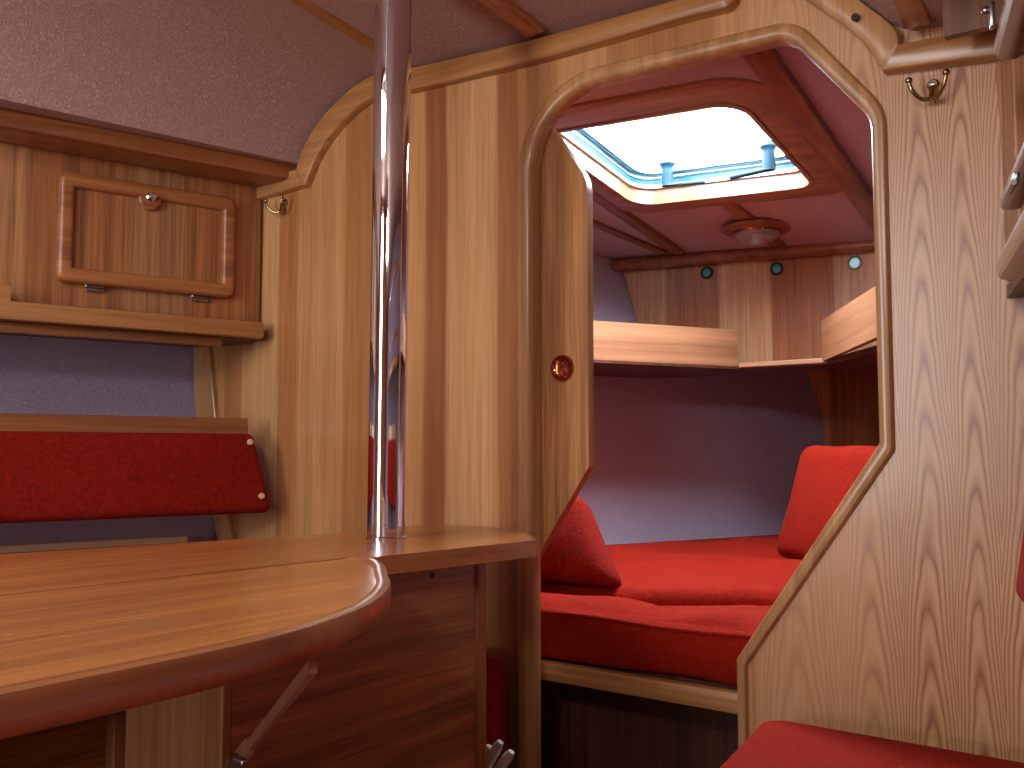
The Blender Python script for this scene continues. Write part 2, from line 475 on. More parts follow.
def surf(rows, thick, outward, bm=None):
    """sheet through rows of 3-D points, given thickness in the outward direction"""
    bm = bm or bmesh.new(); o = Vector(outward) * thick
    A = [[bm.verts.new(p) for p in r] for r in rows]; B = [[bm.verts.new(Vector(p) + o) for p in r] for r in rows]
    nr, nc = len(rows), len(rows[0])
    for i in range(nr - 1):
        for j in range(nc - 1):
            bm.faces.new((A[i][j], A[i][j + 1], A[i + 1][j + 1], A[i + 1][j]))
            bm.faces.new((B[i][j], B[i + 1][j], B[i + 1][j + 1], B[i][j + 1]))
    for i in range(nr - 1):
        bm.faces.new((A[i][0], A[i + 1][0], B[i + 1][0], B[i][0])); bm.faces.new((A[i][-1], B[i][-1], B[i + 1][-1], A[i + 1][-1]))
    for j in range(nc - 1):
        bm.faces.new((A[0][j], B[0][j], B[0][j + 1], A[0][j + 1])); bm.faces.new((A[-1][j], A[-1][j + 1], B[-1][j + 1], B[-1][j]))
    return bm

# ------------------------------------------------------------------ main bulkhead with its doorway
BY = 1.50                                                  # saloon face of the bulkhead
DOOR = [(0.022, -0.3), (0.022, 1.548, .15), (0.545, 1.530, .06), (0.673, 1.368, .07), (0.673, 0.861, .012), (0.436, 0.507, .01), (0.436, -0.3)]
DOORO = [(-0.016, -0.3), (-0.016, 1.584, .185), (0.560, 1.560, .085), (0.698, 1.380, .09), (0.697, 0.848, .018), (0.455, 0.498, .014), (0.455, -0.3)]
din = rounded([(DOOR[0][0], 0.03)] + DOOR[1:6] + [(DOOR[6][0], 0.03)], 10, False)
dout = rounded([(DOORO[0][0], 0.03)] + DOORO[1:6] + [(DOORO[6][0], 0.03)], 10, False)
outer = [(-1.14, 0.0), (1.14, 0.0), (1.14, 1.53), (0.86, 1.52), (0.70, 1.56), (0.62, 1.68), (0.5, 1.70), (-0.30, 1.74), (-0.5, 1.72), (-0.62, 1.66), (-0.70, 1.56), (-1.14, 1.58)]
struct(obj('wall_front', slab([outer, [a.lerp(b, .35) for a, b in zip(din, dout)]], XZ, BY, BY + 0.022), 'veneer'))
t1 = struct(obj('trim_1', ribbon(din, dout, lambda x, z, d: (x, BY - d, z), -0.023, 0.034), 'trim_z', smooth=40))

FLAT = [(0, 0), (0, .80), (.03, .93), (.08, 1), (.92, 1), (.97, .93), (1, .80), (1, 0)]
# edge mouldings under the headlining
upL = [(-0.830, 1.522), (-0.668, 1.524)]; loL = [(-0.830, 1.475), (-0.633, 1.481)]
struct(obj('trim_2', ribbon(upL, loL, lambda x, z, d: (x, BY - d, z), 0, 0.022, FLAT), 'trim', smooth=40))
up = smooth_path([(-0.668, 1.522, 0), (-0.640, 1.575, 0), (-0.566, 1.640, 0), (-0.435, 1.692, 0), (-0.301, 1.683, 0), (0.027, 1.659, 0), (0.331, 1.648, 0), (0.440, 1.644, 0)])
lo = smooth_path([(-0.633, 1.479, 0), (-0.590, 1.545, 0), (-0.519, 1.601, 0), (-0.415, 1.641, 0), (-0.297, 1.632, 0), (0.060, 1.613, 0), (0.350, 1.609, 0), (0.440, 1.604, 0)])
up += [Vector((0.452, 1.640, 0)), Vector((0.458, 1.630, 0))]; lo += [Vector((0.450, 1.606, 0)), Vector((0.458, 1.614, 0))]
struct(obj('trim_3', ribbon(up, lo, lambda x, z, d: (x, BY - d, z), 0, 0.022, FLAT), 'trim', smooth=40))
up = smooth_path([(0.575, 1.668, 0), (0.623, 1.607, 0), (0.658, 1.563, 0), (0.716, 1.497, 0), (0.724, 1.466, 0)])
lo = smooth_path([(0.490, 1.680, 0), (0.531, 1.625, 0), (0.572, 1.589, 0), (0.660, 1.498, 0), (0.699, 1.430, 0)])
struct(obj('trim_4', ribbon(up, lo, lambda x, z, d: (x, BY - d, z), 0, 0.022, FLAT), 'trim_z', smooth=40))
struct(obj('trim_5', ribbon([(0.725, 1.466), (0.99, 1.452)], [(0.700, 1.430), (0.99, 1.398)], lambda x, z, d: (x, BY - d, z), 0, 0.026, FLAT), 'trim', smooth=40))
struct(obj('trim_6', bar(bmesh.new(), (0.872, BY - .012, 1.185), (0.862, BY - .012, 1.405), 0.018, 0.022, (0, 1, 0), 0.006), 'trim_z', smooth=40))
bm = bmesh.new()
for k, (x, z) in enumerate([(0.662, 1.523)]): cyl(bm, (x, BY - .0315, z), (x, BY - .028, z), 0.006, n=16)
struct(obj('trim_7', bm, 'black'))

# ------------------------------------------------------------------ saloon shell
U = Vector((-0.2723, -0.9622, 0))                           # aft along the port side
US = Vector((0.2588, -0.9659, 0))                           # aft along the starboard side
def loftx(x, y):
    """side-to-side position of a longitudinal line that meets the bulkhead at x"""
    d = BY - y
    w = max(-1.0, min(1.0, x / 0.80))
    w = w if abs(w) < 0.999 else math.copysign(1, w)
    k = abs(w) ** 1.4 * math.copysign(1, w)
    return x + 0.283 * d * k
ceilp = [(-1.20, 1.556, 0), (-0.83, 1.552, 0), (-0.664, 1.540, 0), (-0.650, 1.575, .3), (-0.633, 1.595, .5), (-0.600, 1.627, .7), (-0.564, 1.650, .85), (-0.50, 1.679, .95), (-0.435, 1.698, 1),
         (-0.301, 1.684, 1), (-0.1, 1.672, 1), (0.1, 1.665, 1), (0.331, 1.655, 1), (0.5, 1.650, 1), (0.575, 1.640, 1), (0.623, 1.610, .9), (0.658, 1.565, .6), (0.705, 1.510, .3), (0.74, 1.49, 0), (0.86, 1.48, 0), (1.20, 1.49, 0)]
ys = [1.50, 1.1, 0.7, 0.3, -0.1, -0.5, -0.9, -1.3, -1.7]
rows = [[(loftx(x, y), y, z + 0.10 * (BY - y) * k) for x, z, k in ceilp] for y in ys]
struct(obj('ceiling', surf(rows, 0.02, (0, 0, 1)), 'vinyl', smooth=50))
hullp = [(-0.55, 0.0), (-0.78, 0.22), (-0.88, 0.42), (-0.955, 0.61), (-0.985, 0.70), (-1.045, 0.88), (-1.07, 1.0), (-1.083, 1.15), (-1.09, 1.35), (-1.10, 1.60)]
rows = [[(x + -0.283 * (BY - y), y, z) for x, z in hullp] for y in ys]
struct(obj('wall_left', surf(rows, 0.03, (-1, 0, 0)), 'hull', smooth=50))
rows = [[(-x + 0.283 * (BY - y), y, z) for x, z in hullp] for y in ys]
struct(obj('wall_right', surf(rows, 0.03, (1, 0, 0)), 'hull', smooth=50))
struct(obj('floor', BX((0, 0.9, -0.02), (4.6, 5.2, 0.04)), 'floor'))
# aft bulkhead with an assumed, unseen companionway opening, placed for the light
bo = [(-2.1, 0.0), (2.1, 0.0), (2.1, 2.05), (-2.1, 2.05)]
hole = [(-0.50, 0.52), (0.06, 0.52), (0.06, 1.92), (-0.50, 1.92)]
struct(obj('wall_back', slab([bo, hole], XZ, -1.73, -1.70), 'veneer'))
# corner posts between lining and bulkhead, port side
bm = bmesh.new()
pin = smooth_path([(-1.076, 1.16, 0), (-1.057, 0.942, 0), (-1.005, 0.78, 0), (-0.965, 0.66, 0), (-0.93, 0.56, 0)])
pou = smooth_path([(-1.015, 1.16, 0), (-0.972, 0.935, 0), (-0.945, 0.78, 0), (-0.905, 0.66, 0), (-0.86, 0.56, 0)])
struct(obj('trim_8', ribbon(pin, pou, lambda x, z, d: (x, BY - d, z), 0, 0.016, FLAT), 'trim_z', smooth=40))
bm = ribbon(rounded([(-.38, -.39, .05), (.14, -.39, .05), (.14, .29, .05), (-.38, .29, .05)], 6), rounded([(-.45, -.46, .08), (.21, -.46, .08), (.21, .36, .08), (-.45, .36, .08)], 6),
            lambda x, y, d: (x, y, 1.822 - 0.10 * (y + 0.05) - d), -0.02, 0.03, closed=True)
struct(obj('added_hatch_frame_1', bm, 'trim_y', smooth=40))             # added, unseen frame round the overhead lamp; no opening cut in the ceiling
# ceiling beams
def cz(x, y): return 1.672 - 0.02 * x / 0.3 + 0.10 * (BY - y)
b = bmesh.new(); bar(b, (-0.296, 1.47, 1.688), (-0.296, -1.68, 2.003), 0.034, 0.012, bev=.004)
struct(obj('trim_9', b, 'trim_y', smooth=40))
b = bmesh.new(); bar(b, (0.052, 1.47, 1.672), (0.052, -1.68, 1.987), 0.044, 0.030, bev=.006)
struct(obj('trim_10', b, 'pedestal', smooth=40))

# ------------------------------------------------------------------ overhead locker, port side (local x = aft along the side, y = inboard)
ang = math.atan2(U.y, U.x)
LK = thing('overhead_locker', 'wooden overhead locker with framed drop-down door, on the left above the red backrest', 'locker', (-0.805, 1.5, 0), ang)
def lobj(n, bm, m, p=LK, **k): return obj(n, bm, m, p, local=True, **k)
lobj('face_panel', BX((1.02, -0.009, 1.333), (2.02, 0.018, 0.345)), 'locker')
lobj('top_board', BX((1.02, 0.055, 1.524), (2.12, 0.125, 0.042), bev=.010), 'locker_trim', smooth=40)
lobj('shelf_board', BX((1.02, -0.105, 1.128), (2.02, 0.26, 0.020), bev=.002), 'dark_wood')
lobj('shelf_edge', BX((1.04, 0.044, 1.139), (2.04, 0.032, 0.040), bev=.006), 'shelf', smooth=40)
b = slab([rounded([(0.572, 1.150), (0.572, 1.192, .012), (0.90, 1.192, .012), (0.90, 1.150)], 6)], lambda u, v, d: (u, d, v), 0.030, 0.058)
lobj('fiddle_block', b, 'shelf')
lobj('under_batten', BX((1.10, 0.012, 1.108), (1.98, 0.02, 0.022), bev=.003), 'locker_trim')
def locker_door(parent, s0, s1, z0, z1, y, latch=True, sgn=1):
    d = obj('door', slab([rounded([(s0 + .01, z0 + .01, .01), (s1 - .01, z0 + .01, .01), (s1 - .01, z1 - .01, .01), (s0 + .01, z1 - .01, .01)], 4)],
                         lambda u, v, w: (u, sgn * w, v), y, y + 0.008), 'locker', parent, local=True)
    inn = rounded([(s0 + .031, z0 + .033, .004), (s1 - .031, z0 + .033, .004), (s1 - .031, z1 - .033, .004), (s0 + .031, z1 - .033, .004)], 4)
    ou = rounded([(s0, z0, .020), (s1, z0, .020), (s1, z1, .020), (s0, z1, .020)], 4)
    bm = ribbon(inn, ou, lambda u, v, w: (u, sgn * w, v), y + .006, 0.018, closed=True)
    obj('door_frame', bm, 'locker_trim', d, smooth=40, local=True)
    if latch:
        sc = (s0 + s1) / 2 + 0.005
        bm = lathe(bmesh.new(), [(.026, 0), (.026, .008), (.022, .012), (.001, .012)], (sc, sgn * (y + .010), z1 - .034), (0, sgn, 0), 28)
        ros = obj('latch_rosette', bm, 'locker_trim', d, smooth=40, local=True)
        bm = lathe(bmesh.new(), [(.010, 0), (.0105, .003), (.007, .006), (.0065, .012), (.0085, .014), (.008, .018), (.001, .020)], (sc, sgn * (y + .021), z1 - .030), (0, sgn, 0), 20)
        obj('latch_knob', bm, 'chrome', d, smooth=40, label='shiny round metal latch knob', local=True)
    for s in (s0 + .080, s1 - .080):
        bm = bmesh.new()
        box(bm, (s, sgn * (y + .006), z0 - .008), (.040, .008, .012), bev=.002)
        cyl(bm, (s - .020, sgn * (y + .011), z0 - .004), (s + .020, sgn * (y + .011), z0 - .004), .0035, n=12)
        sphere(bm, (s + .018, sgn * (y + .012), z0 - .004), (.005, .005, .005), u=12, v=8)
        obj('hinge', bm, 'steel', d, smooth=40, label='small steel hinge under the door', local=True)
    return d
locker_door(LK, 0.082, 0.478, 1.216, 1.462, 0.0)
locker_door(LK, 1.00, 1.44, 1.216, 1.462, 0.0)

# ------------------------------------------------------------------ port backrest
BR = thing('backrest', 'long red plush backrest on a wooden board along the left side', 'backrest', (-0.7505, 1.4005, 0.0), ang)
def tilt(bm, z=0.80, a=R(9), y=0.0):
    m = Matrix.Translation((0, y, z)) @ Matrix.Rotation(a, 4, 'X') @ Matrix.Translation((0, -y, -z))
    bmesh.ops.transform(bm, matrix=m, verts=bm.verts); return bm
obj('back_board', tilt(BX((0.79, 0.000, 0.815), (1.62, 0.016, 0.222), bev=.003)), 'locker_trim', BR, local=True)
def taper(v):   # the forward end leans: lower corner reaches further forward
    x, y, z = v
    if x < -0.6: x -= (-(z) * 0.20) * 1.0
    return (x, y, z)
bm = moved(rbox((1.64, 0.036, 0.185), 0.016, 18, (0, .006, .0), 0.003, 8, 1.0, taper), (0.782, 0.026, 0.792))
cu = obj('back_cushion', tilt(bm), 'red_dark', BR, smooth=180, local=True)
for s, z in ((-0.008, 0.862), (-0.030, 0.736)):
    bm = tilt(lathe(bmesh.new(), [(.0075, 0), (.0075, .002), (.006, .005), (.001, .006)], (s, 0.044, z), (0, 1, 0), 16))
    obj('button', bm, 'cream', BR, smooth=40, label='small cream button at the corner', local=True)
BT = obj('batten', bar(bmesh.new(), tuple(Vector((-0.9205, 1.433, 0.634)) + U * .05), tuple(Vector((-0.9205, 1.433, 0.634)) + U * 1.7), 0.02, 0.016), 'cream')
tag(BT, 'thin pale wooden rail between the table and the red backrest', 'rail')

# port settee under and behind the table
SE = thing('settee', 'wooden settee base behind and under the table on the left', 'settee', (-0.45, 0.4, 0))
obj('front_panel', slab([[(-1.3, 0.0), (1.42, 0.0), (1.42, 0.40), (-1.3, 0.40)]], lambda y, z, d: (-0.45 - 0.08 * (BY - y) + d, y, z), -0.018, 0.0), 'pedestal', SE)
obj('upright_post', BX((-0.478, 0.945, 0.20), (0.03, 0.03, 0.40), bev=.003), 'pedestal_post', SE)
obj('inset_panel', BX((-0.462, 1.055, 0.20), (0.012, 0.19, 0.392), bev=.001), 'trim_z', SE)
obj('seat_top', BX((-0.70, 0.1, 0.408), (0.50, 2.6, 0.016)), 'dark_wood', SE)
bm = moved(rbox((0.46, 2.3, 0.09), 0.025, 14, (0, 0, .006)), (-0.705, 0.1, 0.462))
tag(obj('seat_cushion', bm, 'red', None, smooth=180), 'red plush seat cushion on the left settee, mostly hidden by the table', 'cushion')
bm = moved(rbox((0.34, 0.12, 0.26), 0.045, 10, (0, .01, .01), .004), (-0.175, 1.42, 0.33), (0, 0, 0))
tag(obj('bolster', bm, 'red', None, smooth=180), 'red cushion standing upright behind the end of the table pedestal', 'cushion')
RP = thing('rope_bundle', 'bundle of white rope ends beside the foot of the doorway', 'rope', (0.0, 1.34, 0.0))
for k in range(3):
    bm = tube(bmesh.new(), smooth_path([(-.13 + k * .02, 1.25 + k * .01, .0), (-.075 + k * .022, 1.29, .12), (-.02 + k * .024, 1.32, .235), (.045 + k * .024, 1.335, .345 - abs(k - 1) * .012)]), [.009] * 24 + [.006], 10)
    obj('strand', bm, 'rope', RP, smooth=60)

# ------------------------------------------------------------------ table
TZ = 0.706
TB = thing('saloon_table', 'large cherry wood cabin table with a rounded leaf around the steel post', 'table', (0.0, 0.6, 0))
top = rounded([(-0.62, -0.90), (0.012, -0.90), (0.152, 0.907), (0.172, 0.925, .01), (0.208, 1.250, .012), (0.10, 1.360, .10), (0.00, 1.412, .12), (-0.17, 1.405, .10), (-0.130, 1.205, .3)], 8)
bm = slab([top], XY, TZ - 0.026, TZ)
tp = obj('tabletop', bm, 'table', TB)
bv = tp.modifiers.new('soft_edge', 'BEVEL'); bv.width = .002; bv.segments = 2; bv.limit_method = 'ANGLE'
# leaf: rounded forward end, solid edge band
leafo = smooth_path([(0.158, 0.900, 0), (0.185, 0.903, 0), (0.215, 0.890, 0), (0.258, 0.858, 0), (0.305, 0.813, 0), (0.362, 0.760, 0), (0.411, 0.703, 0), (0.459, 0.629, 0), (0.489, 0.554, 0), (0.508, 0.485, 0), (0.515, 0.411, 0), (0.518, 0.30, 0)], 6) + [Vector((0.518, -0.90, 0))]
cin = []
for i, p in enumerate(leafo):
    a = leafo[max(i - 1, 0)]; c = leafo[min(i + 1, len(leafo) - 1)]; d = (c - a).normalized()
    cin.append(Vector((p.x, p.y, 0)) + Vector((d.y, -d.x, 0)) * 0.016)
cin[0] = Vector((0.156, 0.884, 0)); cin[1] = Vector((0.160, 0.885, 0))
LF = obj('leaf', slab([[(p.x, p.y) for p in cin] + [(0.0155, -0.90)]], XY, TZ - 0.024, TZ), 'table', TB)
obj('edge_band', ribbon(cin, leafo, XY, TZ - 0.027, 0.029, [(0, 0), (0, .98), (.1, 1.0), (.7, 1), (.9, .95), (1, .82), (1, .18), (.9, .05), (.7, 0)]), 'table_edge', LF, smooth=30)
PD = obj('pedestal', BX((0.0375, 0.950, 0.340), (0.205, 0.46, 0.68), bev=.002), 'pedestal', TB)
obj('end_panel', BX((0.0375, 0.714, 0.340), (0.205, 0.012, 0.678), bev=.002), 'trim_z', TB, label='paler wood end panel')
obj('corner_post', BX((0.128, 1.190, 0.340), (0.034, 0.024, 0.68), bev=.004), 'pedestal_post', TB)
bm = bmesh.new()
for y, z in ((0.945, .662), (1.075, .664)):
    bm = cyl(bmesh.new(), (0.1395, y, z), (0.1415, y, z), .004, n=12)
    obj('screw_hole', bm, 'black', PD, label='dark screw hole')
ST = obj('strut', None or (lambda b: (bar(b, (0.490, 0.537, 0.672), (0.200, 0.688, 0.505), 0.009, 0.012, bev=.003), bar(b, (0.255, 0.659, 0.537), (0.150, 0.712, 0.476), 0.012, 0.020, bev=.006)) and b)(bmesh.new()), 'strut', TB, smooth=40, label='pale pinkish folding strut under the leaf')
bm = bmesh.new(); cyl(bm, (0.215, 0.668, 0.512), (0.228, 0.658, 0.508), .008, n=16); box(bm, (0.236, 0.660, 0.516), (.020, .008, .008), bev=.003)
obj('strut_clip', bm, 'steel', ST, smooth=40)

# steel mast post
bm = cyl(bmesh.new(), (-0.011, 1.131, TZ), (-0.004, 1.131, 1.72), 0.0313, n=64)
PO = thing('mast_post', 'polished steel mast post rising through the table to the ceiling', 'post', (-0.011, 1.131, TZ))
obj('tube', bm, 'chrome', PO, smooth=60)
obj('collar', lathe(bmesh.new(), [(.0316, 0), (.0345, 0), (.0345, .002), (.0318, .0045), (.0316, .0045)], (-0.011, 1.131, TZ), n=48), 'chrome', PO, smooth=40)

# ------------------------------------------------------------------ coat hooks
def coat_hook(x, z, w, label, mat='nickel'):
    h = thing('coat_hook', label, 'hook', (x, BY, z), 0)
    obj('back_plate', lathe(bmesh.new(), [(.009, 0), (.009, .003), (.006, .006), (.001, .006)], (x, BY, z + .004), (0, -1, 0), 24), mat, h, smooth=40)
    obj('screw', lathe(bmesh.new(), [(.004, 0), (.004, .002), (.001, .003)], (x, BY - .006, z + .004), (0, -1, 0), 14), 'steel', h, smooth=40)
    bm = bmesh.new(); tube(bm, [(x, BY - .003, z), (x, BY - .010, z - .012), (x, BY - .016, z - .022)], [.006, .005, .0045])
    obj('stem', bm, mat, h, smooth=60)
    for s in (-1, 1):
        bm = bmesh.new()
        tube(bm, smooth_path([(x, BY - .016, z - .022), (x + s * w * .45, BY - .024, z - .022), (x + s * w * .85, BY - .034, z - .010), (x + s * w, BY - .036, z + .004)]), .0032)
        sphere(bm, (x + s * w, BY - .036, z + .006), (.0055, .0055, .0055), u=14, v=10)
        obj('hook_arm', bm, mat, h, smooth=60)
    return h
coat_hook(-0.727, 1.452, 0.030, 'small brass double hook near the left corner under the ceiling trim')
coat_hook(0.766, 1.395, 0.026, 'brass double coat hook on the right, beside the doorway')

# ------------------------------------------------------------------ starboard side: locker, settee, backrest
angS = math.atan2(US.y, US.x)
LS = thing('overhead_locker', 'wooden overhead locker seen edge-on at the right edge', 'locker', (0.855, 1.5, 0), angS)
def sobj(n, bm, m, p=LS, **k): return obj(n, bm, m, p, local=True, **k)
sobj('face_panel', BX((0.075, 0.009, 1.245), (0.15, 0.018, 0.31), bev=.003), 'locker')
sobj('rail', BX((1.14, -0.018, 1.143), (1.76, 0.024, 0.020), bev=.006), 'locker_trim', smooth=40)
sobj('shelf_edge', BX((1.12, -0.018, 1.068), (1.76, 0.032, 0.030), bev=.007), 'shelf', smooth=40)
sobj('shelf_board', BX((1.04, 0.115, 1.075), (2.08, 0.23, 0.018)), 'dark_wood')
sobj('top_board', BX((1.16, -0.016, 1.322), (1.76, 0.034, 0.034), bev=.012), 'locker_trim', smooth=40)
bm = bmesh.new(); box(bm, (0.33, -0.038, 1.345), (.014, .006, .030), bev=.002); sphere(bm, (0.33, -0.044, 1.352), (.005, .005, .005), u=12, v=8)
sobj('catch', bm, 'steel', smooth=40, label='shiny steel catch on the upper board')
bm = bmesh.new(); box(bm, (0.42, -0.031, 1.128), (.04, .006, .010), bev=.002); cyl(bm, (0.40, -0.034, 1.122), (0.44, -0.034, 1.122), .003, n=12)
sobj('hinge', bm, 'steel', smooth=40, label='steel hinge under the rail')
# side-deck panel and beam above the starboard locker
struct(obj('trim_11', BX((0.900, 1.40, 1.535), (0.19, 0.016, 0.22)), 'dark_panel'))
struct(obj('trim_12', bar(bmesh.new(), (0.752, 1.475, 1.530), (0.768, 1.30, 1.548), 0.040, 0.10, bev=.006), 'trim_y', smooth=40))

bm = pad(rounded([(0.515, 1.435, .03), (0.558, 1.15, .2), (0.80, -1.2, .05), (1.42, -1.2, .05), (0.95, 1.435, .03)], 6), 0.335, 0.443, 0.022, 0.008, 0.004, 3.0)
tag(obj('seat_cushion', bm, 'red', None, smooth=180), 'red plush seat cushion in the right foreground', 'cushion')
SB = thing('settee', 'wooden settee base under the red cushion in the right foreground', 'settee', (0.8, 0.4, 0))
obj('seat_base', slab([[(0.55, 1.43), (0.84, -1.2), (1.42, -1.2), (0.98, 1.43)]], XY, 0.0, 0.332), 'pedestal', SB)
bm = tilt(moved(rbox((1.3, 0.04, 0.185), 0.016, 14, (0, .006, 0), .003, 8, 4.), (0.955, 0.0, 0.795)), a=R(-9))
BS = thing('backrest', 'red backrest whose rounded corner shows at the right edge', 'backrest', (0.883, 1.5, -0.02), angS)
obj('back_cushion', moved(bm, (0.01, -0.030, 0)), 'red', BS, smooth=180, local=True)
obj('back_board', tilt(BX((0.99, 0.002, 0.83), (1.28, 0.014, 0.20), bev=.003), a=R(-9)), 'shelf', BS, local=True)

# ------------------------------------------------------------------ sliding door, parked behind the bulkhead
dd = rounded([(-0.52, 0.05, .01), (-0.52, 1.555, .13), (0.006, 1.548, .075), (0.132, 1.372, .08), (0.132, 0.818, .012), (-0.102, 0.475, .012), (-0.102, 0.05, .005)], 10)
D1 = struct(obj('door_1', slab([dd], XZ, 1.525, 1.545), 'door'))
bm = lathe(bmesh.new(), [(.0, .0005), (.013, .001), (.020, .004), (.022, .0065), (.0245, .0065), (.026, .004), (.026, 0)], (0.074, 1.525, 1.008), (0, -1, 0), 36)
obj('finger_pull', bm, 'copper', D1, smooth=50, label='round shiny copper-coloured finger pull')

# ------------------------------------------------------------------ forepeak shell
def hx(y, z): return -1.647 + 0.457 * y - 0.05 * (min(z, 0.97) - 0.57) - 0.34 * max(0, z - 0.97) - 0.25 * max(0, 0.57 - z) * -1.6
def hxs(y, z): return 0.10 - hx(y, z)
zs = [0.0, 0.2, 0.4, 0.57, 0.8, 0.97, 1.09, 1.2, 1.4, 1.64]; yf = [1.522, 1.8, 2.1, 2.4, 2.7, 3.0, 3.3, 3.47]
struct(obj('wall_left', surf([[(hx(y, z), y, z) for z in zs] for y in yf], 0.02, (-1, 0, 0)), 'fore_hull', smooth=50))
struct(obj('wall_right', surf([[(hxs(y, z), y, z) for z in zs] for y in yf], 0.02, (1, 0, 0)), 'fore_hull', smooth=50))
struct(obj('wall_front', BX((0.05, 3.475, 0.80), (1.0, 0.02, 1.6)), 'fore_panel'))
def fz(x, y): return 1.59 - 0.12 * (y - 1.75) - 0.07 * x
co = [(-1.1, 1.522), (1.2, 1.522), (1.2, 2.4), (0.75, 3.46), (-0.7, 3.46), (-1.1, 2.4)]
HO = [(-0.175, 1.778, .05), (0.342, 1.772, .06), (0.322, 2.285, .05), (-0.200, 2.300, .06)]
hol = rounded(HO, 8)
struct(obj('ceiling', slab([co, hol], lambda x, y, d: (x, y, fz(x, y) + d), 0.0, 0.03), 'fore_vinyl'))
# anchor locker panel with three finger holes
AP = thing('anchor_locker', 'striped wood locker front with three round holes above the forward shelf', 'locker', (0.05, 2.8, 1.1))
pl_ = [(hx(2.8, 1.10) + .004, 1.104), (hxs(2.8, 1.10) - .004, 1.104), (hxs(2.8, 1.44) - .004, fz(0.6, 2.8) - .004), (hx(2.8, 1.44) + .004, fz(-.5, 2.8) - .004)]
obj('front_panel', slab([pl_], XZ, 2.80, 2.812), 'fore_panel', AP)
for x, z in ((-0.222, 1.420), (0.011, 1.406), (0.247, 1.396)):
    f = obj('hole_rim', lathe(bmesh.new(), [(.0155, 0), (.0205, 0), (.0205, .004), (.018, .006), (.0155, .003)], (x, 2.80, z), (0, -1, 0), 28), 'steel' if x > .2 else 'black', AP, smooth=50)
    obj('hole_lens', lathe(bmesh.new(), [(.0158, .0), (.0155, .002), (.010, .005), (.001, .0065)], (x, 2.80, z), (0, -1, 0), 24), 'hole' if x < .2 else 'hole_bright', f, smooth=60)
struct(obj('trim_13', tube(bmesh.new(), [(-0.560, 2.775, 1.478), (-0.545, 2.775, 1.478), (0.05, 2.775, 1.452), (0.65, 2.775, 1.420)], [.014, .021, .021, .021], 14), 'fore_beam', smooth=60))
# shelf along both sides
SH = thing('shelf', 'U-shaped wooden shelf with raised edges round the front of the berth cabin', 'shelf', (0.05, 2.4, 1.09))
o_l = [(hx(y, 1.09) - .008, y) for y in (1.56, 2.2, 2.812)]; o_r = [(hxs(y, 1.09) + .008, y) for y in (2.812, 2.2, 1.56)]
inner = [(0.93, 1.56), (0.606, 2.0), (0.452, 2.32), (0.216, 2.635), (-0.044, 2.635), (-0.277, 2.189), (-0.606, 1.56)]
obj('shelf_board', slab([o_l + o_r + inner], XY, 1.088, 1.102), 'dark_wood', SH)
def fiddle(a, b, z1):
    a, b = Vector(a), Vector(b); L = (b - a).length
    prof = rounded([(0, 0), (0, z1 - 1.098, .006), (L, z1 - 1.096, .012), (L, 0, .004)], 4)
    bm = slab([prof], lambda u, v, d: (u, d, v), 0.0, 0.016)
    fr = Matrix.Translation((a.x, a.y, 1.096)) @ Matrix.Rotation(math.atan2(b.y - a.y, b.x - a.x), 4, 'Z')
    return obj('fiddle_rail', bm, 'fiddle', SH, frame=fr)
fiddle((-0.600, 1.57, 0), (-0.047, 2.628, 0), 1.204)
fiddle((0.700, 1.81, 0), (0.219, 2.628, 0), 1.210)
obj('shelf_lip', BX((0.086, 2.633, 1.099), (0.262, 0.012, 0.014), bev=.002), 'fiddle', SH)
# beams on the forepeak headlining
def onc(x, y, d=0): return (x, y, fz(x, y) - d)
def cbar(a, b, w, t, m, n):
    return struct(obj(n, bar(bmesh.new(), onc(*a, t / 2), onc(*b, t / 2), w, t, (0, 0, 1), .004), m, smooth=40))
cbar((0.455, 1.54), (0.372, 2.74), 0.052, 0.022, 'fore_beam', 'trim_14')
cbar((0.052, 2.345), (0.042, 2.74), 0.046, 0.008, 'fore_beam', 'trim_15')
cbar((-0.235, 1.60), (-0.290, 2.74), 0.036, 0.016, 'fore_beam', 'trim_16')
cbar((-0.44, 2.25), (-0.34, 2.74), 0.03, 0.012, 'fore_beam', 'trim_17')
cbar((0.66, 1.60), (0.415, 2.74), 0.05, 0.02, 'fore_beam', 'trim_18')

# deck hatch
HT = thing('deck_hatch', 'bright open-looking deck hatch with rounded corners over the berth', 'hatch', (0.08, 2.03, 1.55))
houter = rounded([(-0.262, 1.690, .09), (0.425, 1.680, .11), (0.402, 2.345, .08), (-0.282, 2.362, .10)], 8)
hpl = lambda x, y, d: (x, y, fz(x, y) + d)
obj('wooden_surround', ribbon(hol, houter, lambda x, y, d: (x, y, fz(x, y) - d), 0, 0.012, closed=True), 'hatch_wood', HT, smooth=40)
hin = rounded([(-0.165, 1.788, .05), (0.332, 1.782, .06), (0.312, 2.275, .05), (-0.190, 2.290, .06)], 8)
bm = ribbon(hol, hin, hpl, -0.011, 0.040, [(0, 0), (0, 1), (1, 1), (1, 0)], closed=True)
obj('inner_lining', bm, 'fiddle', HT, label='pale wood lining inside the opening')
def shrink(pts, k):
    c = sum(pts, Vector((0, 0))) / len(pts); return [p + (c - p).normalized() * k for p in pts]
h2 = shrink(hin, .012); h3 = shrink(hin, .022); h4 = shrink(hin, .045); h5 = shrink(hin, .052)
obj('metal_frame', ribbon(hol, h2, hpl, 0.029, 0.030, closed=True), 'white_plastic', HT, smooth=40, label='pale anodised metal hatch frame')
obj('lower_seal', ribbon(h2, shrink(hin, .015), hpl, 0.040, 0.012, closed=True), 'seal', HT)
obj('lid_frame', ribbon(shrink(hin, .008), h4, hpl, 0.060, 0.022, closed=True), 'white_plastic', HT, smooth=40)
